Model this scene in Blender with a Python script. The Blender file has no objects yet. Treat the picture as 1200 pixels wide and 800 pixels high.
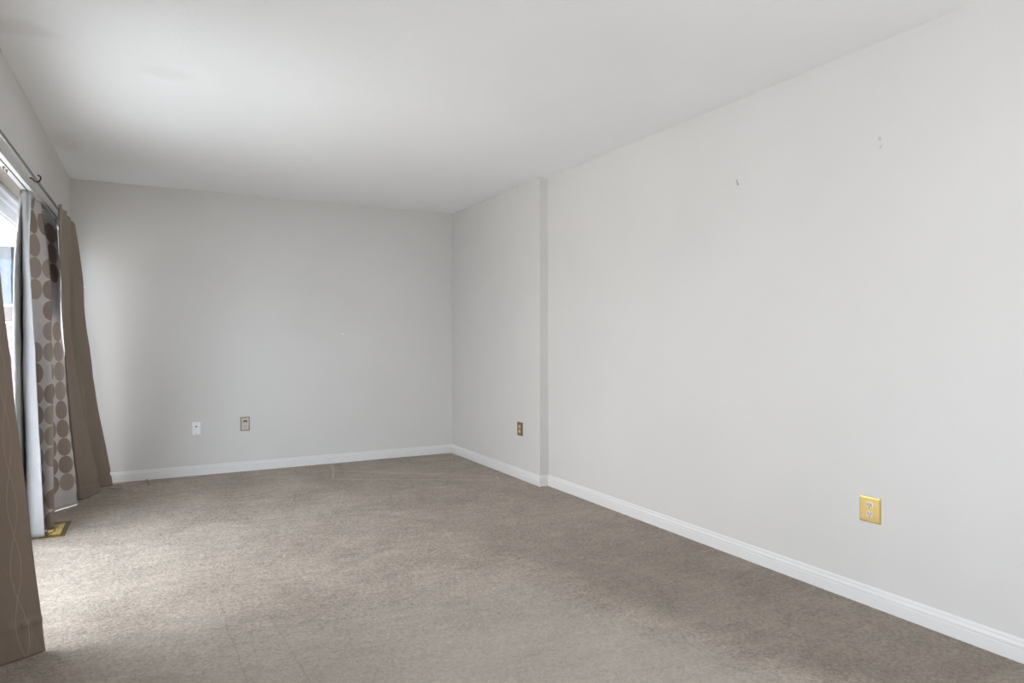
import bpy, bmesh, math, random
from mathutils import Vector, Matrix, noise
random.seed(7)
S = bpy.context.scene
C = S.collection
# ------------------------------------------------------------------ camera
F_PX, CY, YAW, CAM_H = 781.34, 395.97, 0.4905, 1.169
cam = bpy.data.cameras.new('camera'); cam.sensor_width = 36; cam.lens = F_PX / 1200 * 36
cam.shift_y = -(400 - CY) / 1200; cam.clip_start = 0.05
camo = bpy.data.objects.new('camera', cam); C.objects.link(camo)
camo.location = (0, 0, CAM_H); camo.rotation_euler = (math.pi / 2, 0.0019, -YAW)
S.camera = camo
# ------------------------------------------------------------------ light and exposure
w = bpy.data.worlds.new('overcast_sky'); S.world = w; w.use_nodes = True
bg = w.node_tree.nodes['Background']
bg.inputs[0].default_value = (0.86, 0.93, 1.0, 1); bg.inputs[1].default_value = 8.8

def area(name, loc, rot, sx, sy, power, col=(1, 1, 1)):
    l = bpy.data.lights.new(name, 'AREA'); l.shape = 'RECTANGLE'; l.size = sx; l.size_y = sy
    l.energy = power; l.color = col
    o = bpy.data.objects.new(name, l); C.objects.link(o); o.location = loc; o.rotation_euler = rot
    return o
def aim(o, d): o.rotation_euler = Vector(d).to_track_quat('-Z', 'Y').to_euler()
# fill light added outside the sliding door, brightens the ceiling
L3 = area('added_door_fill', (-4.6, 4.2, .7), (0, 0, 0), 5.5, 1.6, 195, (1, 0.995, 0.98)); aim(L3, (1, .02, .22))
# area light added outside to strengthen the bright patch on the carpet
L4 = area('added_patch_light', (-2.2, 1.15, 1.9), (0, 0, 0), 2.0, 1.3, 112, (0.72, 0.86, 1.0)); aim(L4, (1, 1.3, -.5))
# fill light added behind the camera for a brighter ceiling
L5 = area('added_ceiling_fill', (1.2, -.7, 1.5), (0, 0, 0), .9, .9, 22, (1, 0.99, 0.98)); aim(L5, (.1, .80, .6))
S.view_settings.view_transform = 'Standard'; S.view_settings.look = 'None'
S.view_settings.exposure = 0.0; S.view_settings.gamma = 1.0; S.view_settings.use_curve_mapping = False
try:
    S.cycles.use_denoising = True; S.cycles.max_bounces = 12; S.cycles.diffuse_bounces = 8
    S.cycles.transparent_max_bounces = 12; S.cycles.sample_clamp_indirect = 6
except Exception: pass

# ------------------------------------------------------------------ room sizes
H = 2.44; XL = -0.5975; YB = 6.311; XB = 2.673; XM = 2.750; YC = 4.539; YR = -2.6
DZ = 1.997; DY0, DY1 = 2.75, 6.12; WT = 0.24          # door opening in the left wall

# ------------------------------------------------------------------ material helpers
class NT:
    def __init__(s, name):
        s.m = bpy.data.materials.new(name); s.m.use_nodes = True
        s.t = s.m.node_tree; s.n = s.t.nodes; s.b = s.n['Principled BSDF']
    def new(s, typ, **kw):
        nd = s.n.new(typ)
        for k, v in kw.items(): setattr(nd, k, v)
        return nd
    def link(s, a, b): s.t.links.new(a, b)
    def put(s, sock, v):
        if v is None: return
        if hasattr(v, 'links') or isinstance(v, bpy.types.NodeSocket): s.link(v, sock)
        else:
            if sock.type == 'RGBA' and len(v) == 3: v = (*v, 1)
            sock.default_value = v
    def math(s, op, a, b=None, c=None, clamp=False):
        nd = s.new('ShaderNodeMath', operation=op, use_clamp=clamp)
        s.put(nd.inputs[0], a); s.put(nd.inputs[1], b); s.put(nd.inputs[2], c)
        return nd.outputs[0]
    def vm(s, op, a, b=None, out=0):
        nd = s.new('ShaderNodeVectorMath', operation=op)
        s.put(nd.inputs[0], a)
        if b is not None:
            if op == 'SCALE': s.put(nd.inputs[3], b)
            else: s.put(nd.inputs[1], b)
        return nd.outputs[out]
    def mix(s, fac, a, b):
        nd = s.new('ShaderNodeMix', data_type='RGBA')
        s.put(nd.inputs[0], fac); s.put(nd.inputs[6], a); s.put(nd.inputs[7], b)
        return nd.outputs[2]
    def noise(s, scale, vec=None, detail=3, rough=.5, dist=0):
        nd = s.new('ShaderNodeTexNoise'); nd.inputs['Scale'].default_value = scale
        nd.inputs['Detail'].default_value = detail; nd.inputs['Roughness'].default_value = rough
        nd.inputs['Distortion'].default_value = dist
        if vec is not None: s.link(vec, nd.inputs['Vector'])
        return nd.outputs[0]
    def ramp(s, v, lo, hi, a=0., b=1., smooth=True):
        nd = s.new('ShaderNodeMapRange'); nd.interpolation_type = 'SMOOTHSTEP' if smooth else 'LINEAR'
        s.put(nd.inputs[0], v)
        for i, x in zip((1, 2, 3, 4), (lo, hi, a, b)): nd.inputs[i].default_value = x
        return nd.outputs[0]
    def pos(s): return s.new('ShaderNodeNewGeometry').outputs['Position']
    def bump(s, h, strength=.3, dist=.01, normal=None):
        nd = s.new('ShaderNodeBump'); nd.inputs['Strength'].default_value = strength
        nd.inputs['Distance'].default_value = dist; s.link(h, nd.inputs['Height'])
        if normal is not None: s.link(normal, nd.inputs['Normal'])
        return nd.outputs[0]
    def base(s, c): s.put(s.b.inputs['Base Color'], c)
    def rough(s, r): s.put(s.b.inputs['Roughness'], r)
    def spec(s, v): s.b.inputs['Specular IOR Level'].default_value = v

def paint(name, col, rough=.75, bscale=120, bstr=.08, spec=.25, metal=0):
    n = NT(name); p = n.pos()
    v = n.noise(1.3, p, 4)
    n.base(n.mix(n.ramp(v, .3, .7), tuple(c * .985 for c in col), tuple(min(1, c * 1.015) for c in col)))
    n.rough(rough); n.spec(spec); n.b.inputs['Metallic'].default_value = metal
    if bstr: n.link(n.bump(n.noise(bscale, p, 3), bstr, .002), n.b.inputs['Normal'])
    return n.m

M = {}
M['wall'] = paint('wall_paint', (.635, .621, .606))
M['soffit'] = paint('soffit_beige', (.40, .355, .31))
M['white_trim'] = paint('white_trim_paint', (.72, .712, .71), .4, 60, .03, .4)
M['vinyl'] = paint('white_vinyl', (.78, .79, .81), .35, 60, .02, .4)
M['white_plastic'] = paint('white_plastic', (.84, .84, .84), .35, 60, 0, .4)
M['ivory'] = paint('ivory_plastic', (.68, .58, .47), .4, 60, 0, .4)
M['olive'] = paint('aged_olive_brass', (.30, .26, .19), .5, 90, .1, .5, .3)
M['pearl'] = paint('cream_enamel', (.55, .50, .44), .35, 60, 0, .4)
M['dark'] = paint('dark_slot', (.03, .025, .02), .6, 60, 0)
M['black'] = paint('black_plastic', (.012, .012, .013), .35, 60, 0, .4)
M['slot'] = paint('brown_track_slot', (.10, .075, .06), .7, 60, 0)
M['steel'] = paint('brushed_grey_steel', (.25, .245, .24), .35, 200, .05, .5, .85)
M['iron'] = paint('black_iron', (.02, .018, .016), .45, 200, .1, .5, .6)
M['brass'] = paint('polished_brass', (.80, .61, .25), .34, 30, .03, .5, .8)
M['brass_dull'] = paint('antique_brass', (.30, .21, .085), .38, 90, .08, .5, .7)
M['brass_bright'] = paint('bright_brass', (.85, .66, .22), .25, 30, .04, .5, .9)
M['putty'] = paint('grey_putty', (.40, .39, .37), .8, 300, .4)
M['putty_light'] = paint('light_putty', (.50, .495, .48), .8, 300, .4)
M['fleck'] = paint('white_spackle_sun_streak', (.80, .80, .80), .8, 300, .3)
M['cord'] = paint('tan_cord', (.40, .34, .25), .7, 300, .3)
M['cord_dark'] = paint('dark_cord', (.14, .11, .08), .7, 300, .3)

# ceiling: flat white paint with roller stipple and faint old stains
n = NT('ceiling_paint'); p = n.pos()
base = n.mix(n.ramp(n.noise(.9, p, 3), .3, .7), (.865, .872, .880), (.885, .892, .90))
fac = None
for (sx, sy, rx, ry, a) in ((-.50, 3.35, .16, .12, .20), (-.52, 5.15, .12, .35, .22), (.05, 3.6, .14, .10, .12)):
    d = n.vm('LENGTH', n.vm('MULTIPLY', n.vm('SUBTRACT', p, (sx, sy, H)), (1 / rx, 1 / ry, 0)), out=1)
    dn = n.math('ADD', d, n.math('MULTIPLY', n.math('SUBTRACT', n.noise(9, p, 3), .5), .8))
    f = n.math('MULTIPLY', n.ramp(dn, .35, 1.1, 1, 0), a)
    fac = f if fac is None else n.math('ADD', fac, f, clamp=True)
n.base(n.mix(fac, base, (.58, .55, .52))); n.rough(.85); n.spec(.15)
h1 = n.noise(55, p, 5, .65); h2 = n.noise(7, p, 3)
n.link(n.bump(n.math('ADD', h1, n.math('MULTIPLY', h2, 1.5)), .22, .006), n.b.inputs['Normal'])
M['ceiling'] = n.m

# carpet: cut pile; tufts, darker and paler areas and vacuum strokes
n = NT('beige_cut_pile_carpet'); p = n.pos()
xy = n.vm('MULTIPLY', p, (1, 1, 0))
sep = n.new('ShaderNodeSeparateXYZ'); n.link(p, sep.inputs[0]); X, Y = sep.outputs[0], sep.outputs[1]
fine = n.noise(230, xy, 3, .7); tuft = n.noise(62, xy, 5, .7, .8); clump = n.noise(16, xy, 4, .6)
patch = n.noise(2.6, xy, 4, .55, .5); streak = n.noise(5, n.vm('MULTIPLY', xy, (1.0, 3.5, 0)), 4, .6)
t = n.math('MULTIPLY', n.ramp(fine, .3, .7), .30)
t = n.math('ADD', t, n.math('MULTIPLY', n.ramp(tuft, .34, .66), .48))
t = n.math('ADD', t, n.math('MULTIPLY', n.ramp(clump, .3, .7), .14))
t = n.math('ADD', t, n.math('MULTIPLY', n.ramp(streak, .3, .7), .12))
t = n.math('ADD', t, n.math('MULTIPLY', n.math('SUBTRACT', n.ramp(patch, .3, .7), .5), .22))
CARPET_LO, CARPET_HI = (.235, .187, .145), (.75, .655, .56)
col = n.mix(t, CARPET_LO, CARPET_HI)
# darker band along the right-hand wall
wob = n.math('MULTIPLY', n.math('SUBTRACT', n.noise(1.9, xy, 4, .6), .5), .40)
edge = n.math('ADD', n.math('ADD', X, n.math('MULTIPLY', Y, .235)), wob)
wall_band = n.ramp(edge, 2.34, 2.52)
wall_band = n.math('MULTIPLY', wall_band, n.ramp(Y, 2.6, 4.0, 1, .35))
col = n.mix(n.math('MULTIPLY', wall_band, .40), col, (.20, .158, .122))
near_pale = n.math('MULTIPLY', n.math('MULTIPLY', n.ramp(edge, 2.05, 2.45, 1, 0), n.ramp(n.math('ADD', Y, wob), 2.0, 3.3, 1, 0)), .45)  # paler area in the near part of the carpet
col = n.mix(near_pale, col, (.72, .66, .59))
# vacuum strokes
def stroke(a, b, wdt, nz=.02):
    ax, ay = a; bx, by = b
    d = n.vm('SUBTRACT', xy, (ax, ay, 0)); dirv = Vector((bx - ax, by - ay, 0)); L = dirv.length; dirv /= L
    along = n.vm('DOT_PRODUCT', d, tuple(dirv), out=1)
    perp = n.vm('DOT_PRODUCT', d, (-dirv.y, dirv.x, 0), out=1)
    perp = n.math('ABSOLUTE', n.math('ADD', perp, n.math('MULTIPLY', n.math('SUBTRACT', n.noise(4, xy, 2), .5), nz * 2)))
    f = n.ramp(perp, wdt * .3, wdt, 1, 0)
    f = n.math('MULTIPLY', f, n.ramp(along, -.03, .03)); f = n.math('MULTIPLY', f, n.ramp(along, L - .03, L + .03, 1, 0))
    return n.math('MULTIPLY', f, n.ramp(n.noise(11, xy, 2), .3, .55, .35, 1))
lt = None
for a, b, wd in (((1.301, 5.58), (2.483, 4.90), .026), ((1.301, 5.58), (1.44, 6.24), .014),
                 ((1.42, 5.92), (2.54, 5.05), .022), ((2.483, 4.90), (2.56, 5.08), .014)):
    f = stroke(a, b, wd); lt = f if lt is None else n.math('MAXIMUM', lt, f)
dk = None
for a, b, wd in (((.245, 3.27), (.28, 2.2), .007), ((.42, 3.0), (.47, 2.1), .006), ((1.30, 4.3), (1.62, 3.9), .06),
                 ((1.40, 5.70), (1.50, 6.2), .035), ((.75, 3.35), (1.15, 3.62), .035)):
    f = stroke(a, b, wd); dk = f if dk is None else n.math('MAXIMUM', dk, f)
col = n.mix(n.math('MULTIPLY', lt, .34), col, (.80, .72, .63))
col = n.mix(n.math('MULTIPLY', dk, .22), col, (.20, .165, .13))
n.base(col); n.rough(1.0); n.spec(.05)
try: n.b.inputs['Sheen Weight'].default_value = .15; n.b.inputs['Sheen Roughness'].default_value = .6
except Exception: pass
hh = n.math('ADD', n.math('MULTIPLY', fine, .5), n.math('ADD', tuft, n.math('MULTIPLY', clump, 1.2)))
n.link(n.bump(hh, .9, .02), n.b.inputs['Normal'])
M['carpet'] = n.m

# cloth
def cloth(name, col, weave=(1400, 1400), transl=.25, rough=.8, colfn=None, glow=None):
    n = NT(name); uv = n.new('ShaderNodeUVMap'); uv.uv_map = 'UVMap'; U = uv.outputs[0]
    st = n.noise(1, n.vm('MULTIPLY', U, (900, 60, 1)), 2)
    c = n.mix(n.ramp(st, .3, .7), tuple(x * .93 for x in col), tuple(min(1, x * 1.06) for x in col))
    if colfn: c = colfn(n, U, c)
    n.base(c); n.rough(rough); n.spec(.25)
    n.link(n.bump(n.math('ADD', n.noise(1, n.vm('MULTIPLY', U, (26, 5, 1)), 3), n.math('MULTIPLY', st, .15)), .35, .012), n.b.inputs['Normal'])
    if transl:
        tr = n.new('ShaderNodeBsdfTranslucent'); n.put(tr.inputs[0], c)
        mx = n.new('ShaderNodeMixShader'); mx.inputs[0].default_value = transl
        out = n.n['Material Output']; n.link(n.b.outputs[0], mx.inputs[1]); n.link(tr.outputs[0], mx.inputs[2]); n.link(mx.outputs[0], out.inputs[0])
    return n.m

def wavy(n, U, c):
    s = n.new('ShaderNodeSeparateXYZ'); n.link(U, s.inputs[0]); u, v = s.outputs[0], s.outputs[1]
    P = .13
    cell = n.math('FLOOR', n.math('DIVIDE', u, P)); loc = n.math('SUBTRACT', u, n.math('MULTIPLY', n.math('ADD', cell, .5), P))
    ph = n.math('MULTIPLY', cell, 1.9)
    f = None
    for k, (amp, fr, off) in enumerate(((.020, 13.5, 0), (-.020, 13.5, .25))):
        wv = n.math('MULTIPLY', n.math('SINE', n.math('ADD', n.math('MULTIPLY', v, fr), n.math('ADD', ph, off))), amp)
        wv = n.math('ADD', wv, n.math('MULTIPLY', n.math('SINE', n.math('ADD', n.math('MULTIPLY', v, 4.1), ph)), .008))
        d = n.math('ABSOLUTE', n.math('SUBTRACT', loc, wv)); g = n.ramp(d, .0008, .0024, 1, 0)
        f = g if f is None else n.math('MAXIMUM', f, g)
    return n.mix(n.math('MULTIPLY', f, .38), c, (.50, .43, .35))

def circles(n, U, c):
    P = .128
    q = n.vm('SCALE', U, 1 / P)
    fl = n.vm('FLOOR', q); fr = n.vm('SUBTRACT', n.vm('SUBTRACT', q, fl), (.5, .5, 0))
    fr = n.vm('MULTIPLY', fr, (1, 1, 0))
    d = n.vm('LENGTH', fr, out=1); disc = n.ramp(d, .485, .497, 1, 0)
    wn = n.new('ShaderNodeTexWhiteNoise', noise_dimensions='2D'); n.link(fl, wn.inputs[0]); h = wn.outputs[0]
    c1 = n.mix(n.ramp(h, .38, .40), (.42, .35, .31), (.50, .44, .395))
    c2 = n.mix(n.ramp(h, .68, .70), c1, (.72, .70, .70))
    gap = (.76, .735, .715)
    # top and bottom border zones of plain satin under 4 cm
    return n.mix(disc, gap, c2)

M['beige_cloth'] = cloth('beige_curtain_cloth', (.300, .250, .205), transl=.10)
M['near_cloth'] = cloth('embroidered_beige_cloth', (.270, .212, .172), transl=.08, colfn=wavy, rough=.55)
M['circle_cloth'] = cloth('circle_pattern_cloth', (.5, .45, .4), transl=.36, colfn=circles, rough=.5)
M['lining'] = cloth('white_lining_cloth', (.70, .70, .715), transl=.45)
n = NT('door_glass_clear'); n.n.remove(n.b)
tr = n.new('ShaderNodeBsdfTransparent'); gl = n.new('ShaderNodeBsdfGlossy'); gl.inputs['Roughness'].default_value = .02
fz = n.new('ShaderNodeFresnel'); fz.inputs[0].default_value = 1.3; mx = n.new('ShaderNodeMixShader')
n.link(fz.outputs[0], mx.inputs[0]); n.link(tr.outputs[0], mx.inputs[1]); n.link(gl.outputs[0], mx.inputs[2])
n.link(mx.outputs[0], n.n['Material Output'].inputs[0]); M['glass'] = n.m
# outdoors
n = NT('peach_brick'); p = n.pos()
br = n.new('ShaderNodeTexBrick'); sw = n.new('ShaderNodeSeparateXYZ'); n.link(p, sw.inputs[0])
cb = n.new('ShaderNodeCombineXYZ'); n.link(n.math('ADD', sw.outputs[0], sw.outputs[1]), cb.inputs[0]); n.link(sw.outputs[2], cb.inputs[1])
n.link(cb.outputs[0], br.inputs['Vector']); br.inputs['Scale'].default_value = 1.0
br.inputs['Brick Width'].default_value = .24; br.inputs['Row Height'].default_value = .11; br.inputs['Mortar Size'].default_value = .010
br.inputs['Color1'].default_value = (.095, .058, .042, 1); br.inputs['Color2'].default_value = (.11, .066, .048, 1); br.inputs['Mortar'].default_value = (.16, .13, .11, 1)
n.base(br.outputs[0]); n.rough(.9); M['brick'] = n.m
M['sill_brick'] = paint('red_brown_brick', (.055, .030, .024), .9, 60, .3)
M['siding'] = paint('white_siding', (.62, .61, .58), .7, 20, .05)
n = NT('far_window_pane'); p = n.pos()  # reflected sky and branches painted into the pane colour
tv = n.noise(7, n.vm('MULTIPLY', p, (1, 1, .7)), 5, .7, 1.2)
n.base(n.mix(n.ramp(tv, .42, .58), (.030, .055, .095), (.062, .095, .135))); n.rough(.5); n.spec(.1); M['far_pane'] = n.m
M['shade'] = paint('grey_blue_shade', (.018, .026, .040), .8, 60, .05)
M['concrete'] = paint('patio_concrete', (.66, .65, .63), .9, 40, .3)
M['fence'] = paint('weathered_fence_board', (.20, .15, .11), .9, 30, .3)

# ------------------------------------------------------------------ mesh helpers
def link(name, bm, mat, parent=None, smooth=False, bevel=0, seg=2):
    me = bpy.data.meshes.new(name); bm.normal_update(); bm.to_mesh(me); bm.free()
    o = bpy.data.objects.new(name, me); C.objects.link(o)
    for m in (mat if isinstance(mat, (list, tuple)) else [mat]): me.materials.append(m)
    if smooth:
        for f in me.polygons: f.use_smooth = True
    if bevel:
        b = o.modifiers.new('bevel', 'BEVEL'); b.width = bevel; b.segments = seg; b.limit_method = 'ANGLE'
    if parent is not None: o.parent = parent
    return o
def box(bm, a, b):
    vs = [bm.verts.new((x, y, z)) for x in (a[0], b[0]) for y in (a[1], b[1]) for z in (a[2], b[2])]
    for q in ((0, 1, 3, 2), (4, 6, 7, 5), (0, 4, 5, 1), (2, 3, 7, 6), (0, 2, 6, 4), (1, 5, 7, 3)):
        bm.faces.new([vs[i] for i in q])
def boxes(*bs):
    bm = bmesh.new()
    for a, b in bs: box(bm, a, b)
    bmesh.ops.recalc_face_normals(bm, faces=bm.faces); return bm
def tube(bm, pts, r, seg=12, cap=True):
    pts = [Vector(q) for q in pts]; rings = []
    rr = r if isinstance(r, (list, tuple)) else [r] * len(pts)
    up = None
    for i, q in enumerate(pts):
        t = (pts[min(i + 1, len(pts) - 1)] - pts[max(i - 1, 0)]).normalized()
        if up is None: up = Vector((0, 0, 1)) if abs(t.z) < .9 else Vector((1, 0, 0))
        a = t.cross(up).normalized(); b = a.cross(t).normalized(); up = b
        rings.append([bm.verts.new(q + (a * math.cos(k * 2 * math.pi / seg) + b * math.sin(k * 2 * math.pi / seg)) * rr[i]) for k in range(seg)])
    for i in range(len(rings) - 1):
        for k in range(seg):
            bm.faces.new((rings[i][k], rings[i][(k + 1) % seg], rings[i + 1][(k + 1) % seg], rings[i + 1][k]))
    if cap: bm.faces.new(rings[0][::-1]); bm.faces.new(rings[-1])
def cr(pts, n=8):
    P = [Vector(q) for q in pts]; out = []
    for i in range(len(P) - 1):
        p0, p1, p2, p3 = P[max(i - 1, 0)], P[i], P[i + 1], P[min(i + 2, len(P) - 1)]
        for k in range(n):
            t = k / n
            out.append(.5 * ((2 * p1) + (p2 - p0) * t + (2 * p0 - 5 * p1 + 4 * p2 - p3) * t * t + (3 * p1 - p0 - 3 * p2 + p3) * t ** 3))
    out.append(P[-1]); return out
def empty(name, loc, label=None, cat=None, group=None, kind=None):
    o = bpy.data.objects.new(name, None); C.objects.link(o); o.location = loc; o.empty_display_size = .1
    tag(o, label, cat, group, kind); return o
def tag(o, label=None, cat=None, group=None, kind=None):
    if label: o['label'] = label
    if cat: o['category'] = cat
    if group: o['group'] = group
    if kind: o['kind'] = kind
    return o
def struct(name, bm, mat, **k): return tag(link(name, bm, mat, **k), kind='structure')
def unbase(o, root):
    o.data.transform(Matrix.Translation(-Vector(root.location)))

# ------------------------------------------------------------------ room shell
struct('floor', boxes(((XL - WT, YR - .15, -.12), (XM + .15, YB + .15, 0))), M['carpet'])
struct('ceiling', boxes(((XL - WT, YR - .15, H), (XM + .15, YB + .15, H + .12))), M['ceiling'])
struct('wall_back', boxes(((XL - WT, YB, 0), (XM + .15, YB + .15, H))), M['wall'])
bm = boxes(((XM, YR, 0), (XM + .15, YB, H)), ((XB, YC, 0), (XM + .01, YB, H)))
struct('wall_right', bm, M['wall'])
XO = XL - WT
LY0, LY1, LZ0, LZ1 = -1.5, 1.0, .70, 2.08
struct('wall_left', boxes(((XO, YR, 0), (XL, LY0, H)), ((XO, LY1, 0), (XL, DY0, H)), ((XO, LY0, 0), (XL, LY1, LZ0)), ((XO, LY0, LZ1), (XL, LY1, H)),
                          ((XO, DY1, 0), (XL, YB, H)), ((XO, DY0, DZ), (XL, DY1, H))), M['wall'])
struct('wall_rear', boxes(((XO, YR - .15, 0), (XM + .15, YR, H))), M['wall'])
# painted casing strip at the foot of the wall above the door
struct('trim_1', boxes(((XL, DY0 - .04, DZ), (XL + .005, YB - .002, DZ + .036))), M['wall'], bevel=.002)

# beige strip under the head of the door recess
struct('trim_2', boxes(((XL - .119, DY0 + .002, DZ - .004), (XL - .053, DY1 - .002, DZ))), M['soffit'])
# unseen window added to the left wall behind the camera for side light
ws = empty('added_window_1', (XL - .1, -.25, LZ0), kind='structure')
o = link('window_frame', boxes(((XL - .14, LY0, LZ0), (XL - .08, LY0 + .06, LZ1)), ((XL - .14, LY1 - .06, LZ0), (XL - .08, LY1, LZ1)),
                               ((XL - .14, LY0 + .06, LZ0), (XL - .08, LY1 - .06, LZ0 + .06)), ((XL - .14, LY0 + .06, LZ1 - .06), (XL - .08, LY1 - .06, LZ1))), M['vinyl'], ws); unbase(o, ws)

# baseboards: moulded profile swept along the walls
PROF = [(.0145, 0), (.0145, .046), (.0120, .049), (.0135, .054), (.0130, .060), (.0095, .065), (.0065, .069), (.0068, .075), (.0045, .081), (.0015, .084), (0, .084)]
def baseboard(name, path):          # path of (x, y) along the wall, room on the left of travel
    bm = bmesh.new(); P = [Vector((a, b)) for a, b in path]; rows = []
    for i, q in enumerate(P):
        ns = []
        if i > 0: d = (P[i] - P[i - 1]).normalized(); ns.append(Vector((-d.y, d.x)))
        if i < len(P) - 1: d = (P[i + 1] - P[i]).normalized(); ns.append(Vector((-d.y, d.x)))
        m = sum(ns, Vector((0, 0))).normalized(); m = m / max(.3, m.dot(ns[0]))
        rows.append([bm.verts.new((q.x + m.x * o_, q.y + m.y * o_, z)) for o_, z in PROF])
    for i in range(len(rows) - 1):
        for k in range(len(PROF) - 1):
            bm.faces.new((rows[i][k], rows[i + 1][k], rows[i + 1][k + 1], rows[i][k + 1]))
    o = struct(name, bm, M['white_trim'])
    return o
baseboard('baseboard_right', [(XM, YR), (XM, YC), (XB, YC), (XB, YB)])
baseboard('baseboard_back', [(XB, YB), (XL, YB)])
baseboard('baseboard_left', [(XL, YB), (XL, DY1)])

# ------------------------------------------------------------------ sliding glass door
FX = XL - .12      # room-side face of the door frame
dr = empty('door_1', (FX - .04, (DY0 + DY1) / 2, 0), kind='structure')
def dpart(name, bs, m, par=dr, bevel=.003):
    o = link(name, boxes(*bs), M[m], par, bevel=bevel); unbase(o, dr); return o
dpart('door_frame', (((FX - .11, DY0, DZ - .030), (FX, DY1, DZ)), ((FX - .11, DY0, DZ - .058), (FX - .022, DY1, DZ - .030)),
                     ((FX - .11, DY0, 0), (FX, DY0 + .05, DZ - .058)), ((FX - .11, DY1 - .05, 0), (FX, DY1, DZ - .058)),
                     ((FX - .11, DY0 + .05, 0), (FX, DY1 - .05, .035))), 'vinyl')
YM = 4.14
for (a, b, x) in ((YM - .03, DY1 - .05, FX - .034), (DY0 + .05, YM + .05, FX - .072)):
    s = dpart('door_panel', (((x - .030, a, 1.870), (x, b, DZ - .0585)), ((x - .030, a, .036), (x, b, .12)),
                             ((x - .030, a, .12), (x, a + .07, 1.870)), ((x - .030, b - .07, .12), (x, b, 1.870))), 'vinyl')
    dpart('glazing_bead', (((x - .022, a + .07, 1.852), (x - .006, b - .07, 1.870)), ((x - .022, a + .07, .12), (x - .006, b - .07, .135)),
                           ((x - .022, a + .07, .135), (x - .006, a + .08, 1.852)), ((x - .022, b - .08, .135), (x - .006, b - .07, 1.852))), 'vinyl', s, .002)
    bm = bmesh.new(); vs = [bm.verts.new(q) for q in ((x - .014, a + .08, .135), (x - .014, b - .08, .135), (x - .014, b - .08, 1.852), (x - .014, a + .08, 1.852))]; bm.faces.new(vs)
    o = link('glass_pane', bm, M['glass'], s); unbase(o, dr)

# ------------------------------------------------------------------ outdoors
struct('patio_ground', boxes(((-9, -6, -.2), (XO - .001, 9.0, -.10))), M['concrete'])
struct('added_eave', boxes(((XO - .55, -3, 2.36), (XO, 9, 2.50)), ((XO - .57, -3, 2.28), (XO - .55, 9, 2.50))), M['siding'])   # unseen eave, added to dim the floor near the door
hs = empty('neighbouring_house', (-2.6, 9.2, -.1), 'brick house wing with blue window and white upper wall, seen through the door glass', 'house')
def hp(name, bs, m, par=hs):
    o = link(name, boxes(*bs), M[m], par); unbase(o, hs); return o
hp('brick_wall', (((-6, 9.0, -.1), (-2.6, 9.2, 2.20)), ((-1.15, 9.0, -.1), (3, 9.2, 2.20)), ((-2.6, 9.0, -.1), (-1.15, 9.2, 1.34))), 'brick')
hp('upper_wall', (((-6, 8.97, 2.20), (3, 9.2, 4.6)),), 'siding')
hp('window_sill', (((-2.68, 8.94, 1.36), (-1.08, 9.1, 1.52)),), 'sill_brick')
wf = hp('window', (((-2.6, 9.02, 2.18), (-1.15, 9.1, 2.20)), ((-2.6, 9.02, 1.52), (-1.15, 9.1, 1.55)), ((-2.6, 9.02, 1.55), (-2.56, 9.1, 2.18)), ((-1.19, 9.02, 1.55), (-1.15, 9.1, 2.18))), 'vinyl')
hp('pane', (((-2.56, 9.06, 1.55), (-1.19, 9.08, 2.18)),), 'far_pane', wf)
hp('shade', (((-2.56, 9.03, 2.05), (-1.19, 9.05, 2.18)),), 'shade', wf)
fn = empty('garden_fence', (-6.5, 2.0, -.1), 'brown board fence at the far side of the patio beyond the sliding door', 'fence')
bm = bmesh.new()
for i in range(70): box(bm, (-6.52, -1.5 + i * .15, -.1), (-6.50, -1.5 + i * .15 + .14, 1.7 + .01 * random.random()))
o = link('fence_boards', bm, M['fence'], fn); unbase(o, fn)
o = link('fence_rail', boxes(((-6.50, -1.5, .2), (-6.46, 9, .3)), ((-6.50, -1.5, 1.4), (-6.46, 9, 1.5))), M['fence'], fn); unbase(o, fn)

# ------------------------------------------------------------------ curtain hardware
RX, RZ = -.553, 2.004
rod = empty('curtain_rod', (RX, 4.1, RZ), 'slim round grey metal curtain rod on the left wall above the sliding door', 'curtain rod')
bm = bmesh.new(); tube(bm, [(RX, 2.0, RZ), (RX, 6.05, RZ)], .0075, 16); o = link('rod', bm, M['steel'], rod, smooth=True); unbase(o, rod)
bm = bmesh.new(); tube(bm, [(RX, 6.05, RZ), (RX, 6.055, RZ), (RX, 6.07, RZ), (RX, 6.085, RZ), (RX, 6.09, RZ)], [.008, .012, .013, .010, .003], 16)
o = link('finial', bm, M['steel'], rod, smooth=True); unbase(o, rod)
bm = bmesh.new()
tube(bm, cr([(XL + .0005, 5.98, RZ + .034), (XL + .014, 5.98, RZ + .012), (RX, 5.98, RZ - .0105), (RX + .010, 5.98, RZ - .002), (RX + .0105, 5.98, RZ + .006)]), .0025, 8)
o = link('bracket', bm, M['iron'], rod, smooth=True); unbase(o, rod)
# screw hook that carries the rod
bm = bmesh.new()
tube(bm, cr([(-0.596, 4.38, 2.035), (-0.585, 4.316, 2.021), (-0.575, 4.31, 2.016), (-0.558, 4.237, 1.992), (-0.54, 4.183, 1.977), (-0.529, 4.182, 1.983), (-0.526, 4.201, 2.0), (-0.528, 4.202, 2.011), (-0.533, 4.17, 2.009)]), .0036, 10)
tag(link('rod_hook', bm, M['iron'], smooth=True), 'black iron hook cradling the grey curtain rod above the door glass', 'hook')
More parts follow.
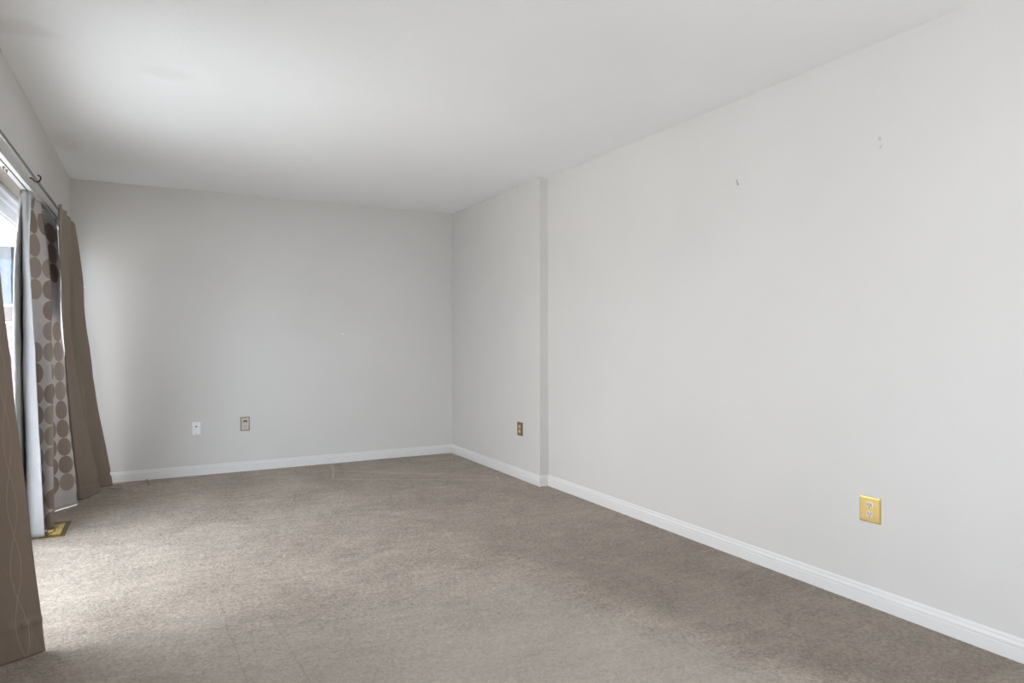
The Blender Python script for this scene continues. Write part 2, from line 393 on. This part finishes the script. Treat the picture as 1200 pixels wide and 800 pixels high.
# white ceiling track under the head of the door recess
tk = empty('curtain_track', (XL - .027, 4.4, DZ), 'white curtain track with a dark slot under the head of the door recess', 'curtain track')
T0, T1 = DY0 + .01, DY1 - .01
o = link('track_rail', boxes(((XL - .021, T0, DZ - .012), (XL - .001, T1, DZ)), ((XL - .052, T0, DZ - .010), (XL - .030, T1, DZ))), M['vinyl'], tk, bevel=.0015); unbase(o, tk)
o = link('slot_liner', boxes(((XL - .030, T0, DZ - .003), (XL - .021, T1, DZ))), M['slot'], tk); unbase(o, tk)
for i, y in enumerate((3.80, 3.93, 4.00)):
    bm = bmesh.new(); box(bm, (XL - .043, y - .012, DZ - .016), (XL - .036, y + .012, DZ - .0095))
    tube(bm, cr([(XL - .040, y, DZ - .015), (XL - .040, y + .006, DZ - .024), (XL - .040, y + .013, DZ - .018)]), .0016, 8)
    o = link('carrier', bm, M['brass_dull'], tk); unbase(o, tk)

# ------------------------------------------------------------------ curtains
def sheet(keys, zs, nz=70, nu=8, ripple=(.004, 22), pleat=0, seed=0, hem=None, off=0, trim=0, wob=.007):
    """keys: list over z levels (top..bottom) of fold vertices (x, y); returns bmesh with UV in metres"""
    curves = [cr([(x, y, 0) for x, y in k], nu) for k in keys]
    N = len(curves[0])
    def at(i, v):          # v 0 top .. 1 bottom, piecewise smooth through the levels
        z = zs[0] + (zs[-1] - zs[0]) * v
        for a in range(len(zs) - 1):
            if z >= zs[a + 1] - 1e-9: break
        t = (zs[a] - z) / (zs[a] - zs[a + 1])
        p0 = curves[max(a - 1, 0)][i]; p1 = curves[a][i]; p2 = curves[a + 1][i]; p3 = curves[min(a + 2, len(zs) - 1)][i]
        if a == 0: p0 = p1 * 2 - p2
        if a + 2 > len(zs) - 1: p3 = p2 * 2 - p1
        q = .5 * ((2 * p1) + (p2 - p0) * t + (2 * p0 - 5 * p1 + 4 * p2 - p3) * t * t + (3 * p1 - p0 - 3 * p2 + p3) * t ** 3)
        return Vector((q.x, q.y, z))
    mid = curves[len(curves) // 2]; u = [0]
    for i in range(1, N): u.append(u[-1] + max((curves[-1][i] - curves[-1][i - 1]).length, (mid[i] - mid[i - 1]).length, .006))
    bm = bmesh.new(); uvl = bm.loops.layers.uv.new('UVMap'); G = []; 
    for j in range(nz + 1):
        v = j / nz; row = []
        pts = [at(i, v) for i in range(N)]
        for i in range(N):
            t = (pts[min(i + 1, N - 1)] - pts[max(i - 1, 0)]); nrm = Vector((t.y, -t.x, 0))
            nrm = nrm.normalized() if nrm.length > 1e-6 else Vector((1, 0, 0))
            d = ripple[0] * math.sin(u[i] * ripple[1] * 2 + seed) * (1 - v * .5)
            if pleat and v < .25: d += pleat * math.sin(u[i] * 75) * (1 - v / .25) ** 1.5
            d += wob * (noise.noise(Vector((u[i] * 5 + seed, v * 5, seed))) ) + .0035 * noise.noise(Vector((u[i] * 14, v * 12 + seed, 3)))
            if hem and abs(pts[i].z - hem) < .02: d -= .006 * (1 - abs(pts[i].z - hem) / .02) * (1 + .7 * math.sin(u[i] * 130) + .4 * math.sin(u[i] * 47))
            q = pts[i] + nrm * (d + off)
            row.append((bm.verts.new(q), u[i], q.z))
        G.append(row)
    for j in range(nz):
        for i in range(trim, N - 1 - trim):
            a, b, c_, d_ = G[j][i], G[j][i + 1], G[j + 1][i + 1], G[j + 1][i]
            f = bm.faces.new((a[0], d_[0], c_[0], b[0]))
            for l, s in zip(f.loops, (a, d_, c_, b)): l[uvl].uv = (s[1], s[2])
    bmesh.ops.delete(bm, geom=[v_ for v_ in bm.verts if not v_.link_faces], context='VERTS')
    return bm
def curtain_part(name, bm, m, root, th=.0022):
    o = link(name, bm, M[m], root, smooth=True); unbase(o, root)
    s = o.modifiers.new('thickness', 'SOLIDIFY'); s.thickness = th; s.offset = 0
    return o
def hookset(root, pts, m='white_plastic'):
    for x, y, z in pts:
        bm = bmesh.new(); tube(bm, cr([(x, y, z - .03), (x, y + .003, z - .01), (x, y, z), (x, y - .004, z - .006)]), .0014, 6)
        o = link('curtain_hook', bm, M[m], root, smooth=True); unbase(o, root)

# circle-patterned curtain with white lining, hung from the track
ca = empty('patterned_curtain', (-.62, 4.9, 0), 'cream and taupe curtain patterned with circles, white lining turned out, hung from the white track', 'curtain')
kt = [(-.606, 4.50), (-.640, 4.47), (-.642, 4.52), (-.645, 4.47), (-.648, 4.60), (-.606, 4.78), (-.640, 4.95), (-.592, 5.40), (-.640, 5.52), (-.634, 5.80)]
k1 = [(-.628, 4.60), (-.655, 4.62), (-.672, 4.72), (-.686, 4.54), (-.690, 4.85), (-.585, 4.98), (-.620, 5.10), (-.574, 5.42), (-.648, 5.54), (-.620, 5.86)]
k2 = [(-.610, 4.66), (-.662, 4.69), (-.685, 4.85), (-.694, 4.58), (-.700, 4.92), (-.571, 4.95), (-.600, 5.09), (-.530, 5.20), (-.640, 5.44), (-.640, 5.90)]
k3 = [(-.578, 4.74), (-.655, 4.76), (-.680, 4.92), (-.690, 4.66), (-.690, 5.00), (-.556, 4.90), (-.615, 5.38), (-.490, 5.60), (-.640, 5.68), (-.690, 5.90)]
ZS = (1.983, 1.62, 1.10, .010)
curtain_part('curtain_fabric', sheet((kt, k1, k2, k3), ZS, nz=90, nu=9, ripple=(.002, 20), pleat=.004, seed=1.3, off=0), 'circle_cloth', ca)
curtain_part('curtain_lining', sheet((kt, k1, k2, k3), (1.981, 1.62, 1.10, .012), nz=90, nu=9, ripple=(.002, 20), pleat=.004, seed=1.3, off=-.0045, trim=0), 'lining', ca, .001)
hookset(ca, [(XL - .0255, y, DZ - .002) for y in (4.52, 4.66, 4.82, 4.98, 5.14, 5.28)])

# plain beige curtain at the far end of the rod
cb_ = empty('beige_curtain', (-.5, 5.7, 0), 'plain beige pleated curtain hanging at the far end of the rod beside the back wall', 'curtain')
b0 = [(-.530, 5.12), (-.526, 4.99), (-.508, 4.86), (-.528, 4.98), (-.510, 5.10), (-.528, 5.22), (-.510, 5.34), (-.528, 5.46), (-.510, 5.60), (-.530, 5.84)]
b1 = [(-.546, 5.34), (-.530, 5.16), (-.518, 4.96), (-.533, 5.14), (-.508, 5.30), (-.552, 5.54), (-.506, 5.60), (-.545, 5.74), (-.482, 5.88), (-.53, 5.98)]
b2 = [(-.565, 5.60), (-.548, 5.46), (-.532, 5.31), (-.545, 5.48), (-.515, 5.62), (-.545, 5.74), (-.490, 5.80), (-.530, 5.90), (-.449, 6.01), (-.51, 6.05)]
b3 = [(-.560, 5.82), (-.530, 5.75), (-.490, 5.69), (-.440, 5.74), (-.395, 5.84), (-.365, 5.92), (-.410, 5.99), (-.430, 6.06), (-.300, 6.12), (-.400, 6.17)]
curtain_part('curtain_fabric', sheet((b0, b1, b2, b3), (1.985, 1.62, 1.10, .012), nz=160, nu=9, ripple=(.0025, 14), pleat=.005, seed=4.1, hem=.11), 'beige_cloth', cb_, .003)

# embroidered curtain close to the camera
cn = empty('embroidered_curtain', (-.5, 2.7, 0), 'taupe curtain with fine wavy embroidered lines at the left edge nearest the camera', 'curtain')
n0 = [(-.517, 2.95), (-.528, 2.92), (-.530, 2.86), (-.512, 2.78), (-.530, 2.68), (-.510, 2.58), (-.530, 2.46), (-.510, 2.34), (-.530, 2.22)]
n1 = [(-.463, 3.00), (-.530, 2.94), (-.572, 2.86), (-.515, 2.76), (-.572, 2.66), (-.515, 2.56), (-.572, 2.44), (-.515, 2.32), (-.57, 2.18)]
nm = [(-.498, 2.98), (-.530, 2.93), (-.555, 2.86), (-.515, 2.77), (-.555, 2.67), (-.515, 2.57), (-.555, 2.45), (-.515, 2.33), (-.555, 2.20)]
n2 = [(-.368, 3.03), (-.500, 2.95), (-.575, 2.88), (-.500, 2.76), (-.572, 2.66), (-.500, 2.54), (-.572, 2.42), (-.500, 2.28), (-.57, 2.14)]
curtain_part('curtain_fabric', sheet((n0, nm, n1, n2), (1.985, 1.45, 1.10, .001), nz=220, nu=14, ripple=(.003, 16), pleat=.005, seed=8.8, hem=.125, wob=.013), 'near_cloth', cn, .003)

# ------------------------------------------------------------------ floor register
fr = empty('floor_register', (-.54, 4.92, 0), 'small brass floor register in the carpet at the foot of the patterned curtain', 'vent')
RX0, RX1, RY0, RY1 = -.605, -.480, 4.725, 5.105
o = link('register_frame', boxes(((RX0, RY0, 0), (RX1, RY0 + .055, .006)), ((RX0, RY1 - .055, 0), (RX1, RY1, .006)),
                                 ((RX0, RY0 + .055, 0), (RX0 + .026, RY1 - .055, .006)), ((RX1 - .026, RY0 + .055, 0), (RX1, RY1 - .055, .006))), M['brass_dull'], fr, bevel=.002); unbase(o, fr)
for k in range(14):
    y = RY0 + .060 + k * .0195
    bm = boxes(((RX0 + .026, y, .001), (RX1 - .026, y + .0155, .005)))
    o = link('louver', bm, M['brass_bright'], fr, bevel=.001); unbase(o, fr)
o = link('register_tray', boxes(((RX0 + .02, RY0 + .05, 0), (RX1 - .02, RY1 - .05, .0012))), M['brass_dull'], fr); unbase(o, fr)

# ------------------------------------------------------------------ wall plates
def orient(o, root, wall):
    """parts are modelled in plate space: x right, z up, +y out of the wall"""
    rot = {'back': math.pi, 'right': math.pi / 2}[wall]
    o.data.transform(Matrix.Rotation(rot, 4, 'Z'))
def plate_mesh(w_, h_, d=.006, inset=.006):
    bm = bmesh.new(); rows = []
    for (iw, y) in ((0, 0), (0, d * .35), (inset * .35, d * .8), (inset, d)):
        rows.append([bm.verts.new((sx * (w_ / 2 - iw), y, sz * (h_ / 2 - iw))) for sx, sz in ((-1, -1), (1, -1), (1, 1), (-1, 1))])
    for i in range(3):
        for k in range(4): bm.faces.new((rows[i][k], rows[i][(k + 1) % 4], rows[i + 1][(k + 1) % 4], rows[i + 1][k]))
    bm.faces.new(rows[3]); bm.faces.new(rows[0][::-1])
    bmesh.ops.recalc_face_normals(bm, faces=bm.faces); return bm
def disc(cx, cz, r, y0, y1, flat=0, seg=28):
    """round face with its top and bottom cut flat when flat > 0"""
    bm = bmesh.new(); a = []; b = []
    for k in range(seg):
        t = 2 * math.pi * k / seg; x = r * math.cos(t); z = r * math.sin(t)
        if flat: z = max(-flat, min(flat, z))
        a.append(bm.verts.new((cx + x, y0, cz + z))); b.append(bm.verts.new((cx + x * .97, y1, cz + z * .97)))
    for k in range(seg): bm.faces.new((a[k], a[(k + 1) % seg], b[(k + 1) % seg], b[k]))
    bm.faces.new(b); bmesh.ops.recalc_face_normals(bm, faces=bm.faces); return bm
def receptacle(root, wall, cz, m, black_arch=False, y=.006):
    r = link('receptacle', disc(0, cz, .0172, y - .001, y + .0025, .0140), M[m], root, smooth=False); orient(r, root, wall)
    if black_arch:
        bm = bmesh.new(); pts = [(.0125 * math.cos(t), y + .003, cz - .004 + .0125 * math.sin(t)) for t in [math.pi * (k / 12) for k in range(13)]]
        tube(bm, pts, .0056, 10); s = link('black_insert', bm, M['black'], r, smooth=True); orient(s, root, wall); return
    for (x0, hh, m2) in ((-.0062, .0042, 'dark'), (.0062, .0034, 'dark')):
        s = link('slot', boxes(((x0 - .0013, y + .0015, cz + .002 - hh), (x0 + .0013, y + .0029, cz + .002 + hh))), M[m2], r); orient(s, root, wall)
    s = link('ground_hole', disc(0, cz - .0085, .0026, y + .0015, y + .0029, 0, 14), M['dark'], r); orient(s, root, wall)
def outlet(name, loc, wall, w_, h_, plate_m, rec_m, label, group=None, arch=False):
    t = empty(name, loc, label, 'outlet', group)
    o = link('cover_plate', plate_mesh(w_, h_), M[plate_m], t); orient(o, t, wall)
    receptacle(t, wall, .0195, rec_m, arch); receptacle(t, wall, -.0195, rec_m)
    s = link('screw', disc(0, 0, .0032, .0055, .0072, 0, 14), M[plate_m], t); orient(s, t, wall)
    return t
outlet('wall_outlet', (XM, 1.831, .418), 'right', .098, .112, 'brass', 'ivory', 'large polished brass outlet plate low on the long right wall')
outlet('wall_outlet', (XB, 4.864, .413), 'right', .092, .112, 'brass_dull', 'pearl', 'brass outlet plate on the projecting wall section beside the far corner')
t = outlet('wall_outlet', (.694, YB, .416), 'back', .078, .124, 'olive', 'pearl', 'beige outlet plate with a black arch in its upper socket on the back wall', arch=True)
o = link('plate_inlay', plate_mesh(.062, .106, .0072, .003), M['pearl'], t); orient(o, t, 'back')
for ch in t.children:
    if ch.name.startswith(('receptacle', 'screw')): ch.location = (0, -.0012, 0)
t = empty('phone_jack', (.303, YB, .400), 'white phone jack plate with a small dark socket on the back wall', 'wall plate')
o = link('cover_plate', plate_mesh(.068, .112, .008, .005), M['white_plastic'], t); orient(o, t, 'back')
s = link('jack_socket', boxes(((-.006, .0075, .012), (.006, .0092, .023))), M['dark'], t); orient(s, t, 'back')
s = link('screw', disc(0, .042, .003, .0075, .0092, 0, 14), M['steel'], t); orient(s, t, 'back')
s = link('screw', disc(0, -.042, .003, .0075, .0092, 0, 14), M['steel'], t); orient(s, t, 'back')

# ------------------------------------------------------------------ small marks on the walls and bits on the carpet
def blob(name, c, u, v, nrm, pts, th, mat, label, cat):
    c, u, v, nrm = Vector(c), Vector(u), Vector(v), Vector(nrm); bm = bmesh.new()
    a = [bm.verts.new(c + u * x + v * z) for x, z in pts]
    cx = sum(x for x, z in pts) / len(pts); cz = sum(z for x, z in pts) / len(pts)
    b = [bm.verts.new(c + u * (cx + (x - cx) * .7) + v * (cz + (z - cz) * .7) + nrm * th) for x, z in pts]
    L = len(pts)
    for k in range(L): bm.faces.new((a[k], a[(k + 1) % L], b[(k + 1) % L], b[k]))
    bm.faces.new(b); bmesh.ops.recalc_face_normals(bm, faces=bm.faces)
    return tag(link(name, bm, M[mat], smooth=True), label, cat)
m_ = .001
def mm(l): return [(x * m_, z * m_) for x, z in l]
blob('wall_patch', (XM, 2.583, 2.000), (0, -1, 0), (0, 0, 1), (-1, 0, 0), mm([(-8, 16), (-2, 20), (3, 12), (2, 2), (10, -5), (12, -14), (5, -19), (-2, -14), (-4, -2), (-9, 4)]), .0015, 'putty', 'small grey putty mark high on the right wall, the darker of two', 'wall mark')
blob('wall_patch', (XM, 1.785, 2.020), (0, -1, 0), (0, 0, 1), (-1, 0, 0), mm([(-9, 12), (-3, 16), (6, 13), (8, 2), (3, -5), (-6, -3)]), .0015, 'putty_light', 'faint grey scuffed patch high on the right wall nearest the camera', 'wall mark')
blob('wall_patch', (XM, 1.780, 1.992), (0, -1, 0), (0, 0, 1), (-1, 0, 0), mm([(-8, -3), (0, 4), (8, 6), (6, -2), (0, -10), (-5, -9)]), .0015, 'putty_light', 'faint pale scuff just under the higher grey patch on the right wall', 'wall mark')
blob('wall_patch', (1.552, YB, 1.209), (1, 0, 0), (0, 0, 1), (0, -1, 0), mm([(-11, 9), (-3, 6), (4, 10), (11, 9), (10, -8), (-2, -10), (-10, -4)]), .003, 'fleck', 'tiny white spackle fleck in the middle of the back wall', 'wall mark')
blob('painted_sun_streak', (-.506, YB, 1.589), (1, 0, 0), (0, 0, 1), (0, -1, 0), mm([(-16, 20), (-10, 21), (17, -14), (16, -20), (10, -18), (-17, 12)]), .003, 'fleck', 'white sliver standing in for a slanted sun streak on the back wall beside the beige curtain', 'wall mark')  # streak of sunlight put in as a white sliver
blob('scuff_mark', (XM - .0146, 1.02, .030), (0, -1, 0), (0, 0, 1), (-1, 0, 0), mm([(-3, 8), (2, 9), (2, -2), (4, -8), (-1, -9), (-1, 0)]), .0006, 'putty', 'small grey nick on the white right-hand baseboard near the camera', 'scuff mark')
def cord(name, pts, r, mat, label):
    bm = bmesh.new(); tube(bm, cr(pts, 6), r, 8); return tag(link(name, bm, M[mat], smooth=True), label, 'cord')
cord('loose_cord', [(-.335, 6.10, .003), (-.26, 6.00, .004), (-.235, 6.03, .006), (-.255, 6.13, .012), (-.30, 6.17, .004)], .0028, 'cord', 'short tan cord loop on the carpet at the foot of the far beige curtain')
cord('loose_cord', [(-.07, 6.24, .016), (-.062, 6.16, .010), (-.052, 6.07, .004), (-.05, 6.04, .003)], .0028, 'cord_dark', 'dark loose cord end lying on the carpet against the back baseboard')
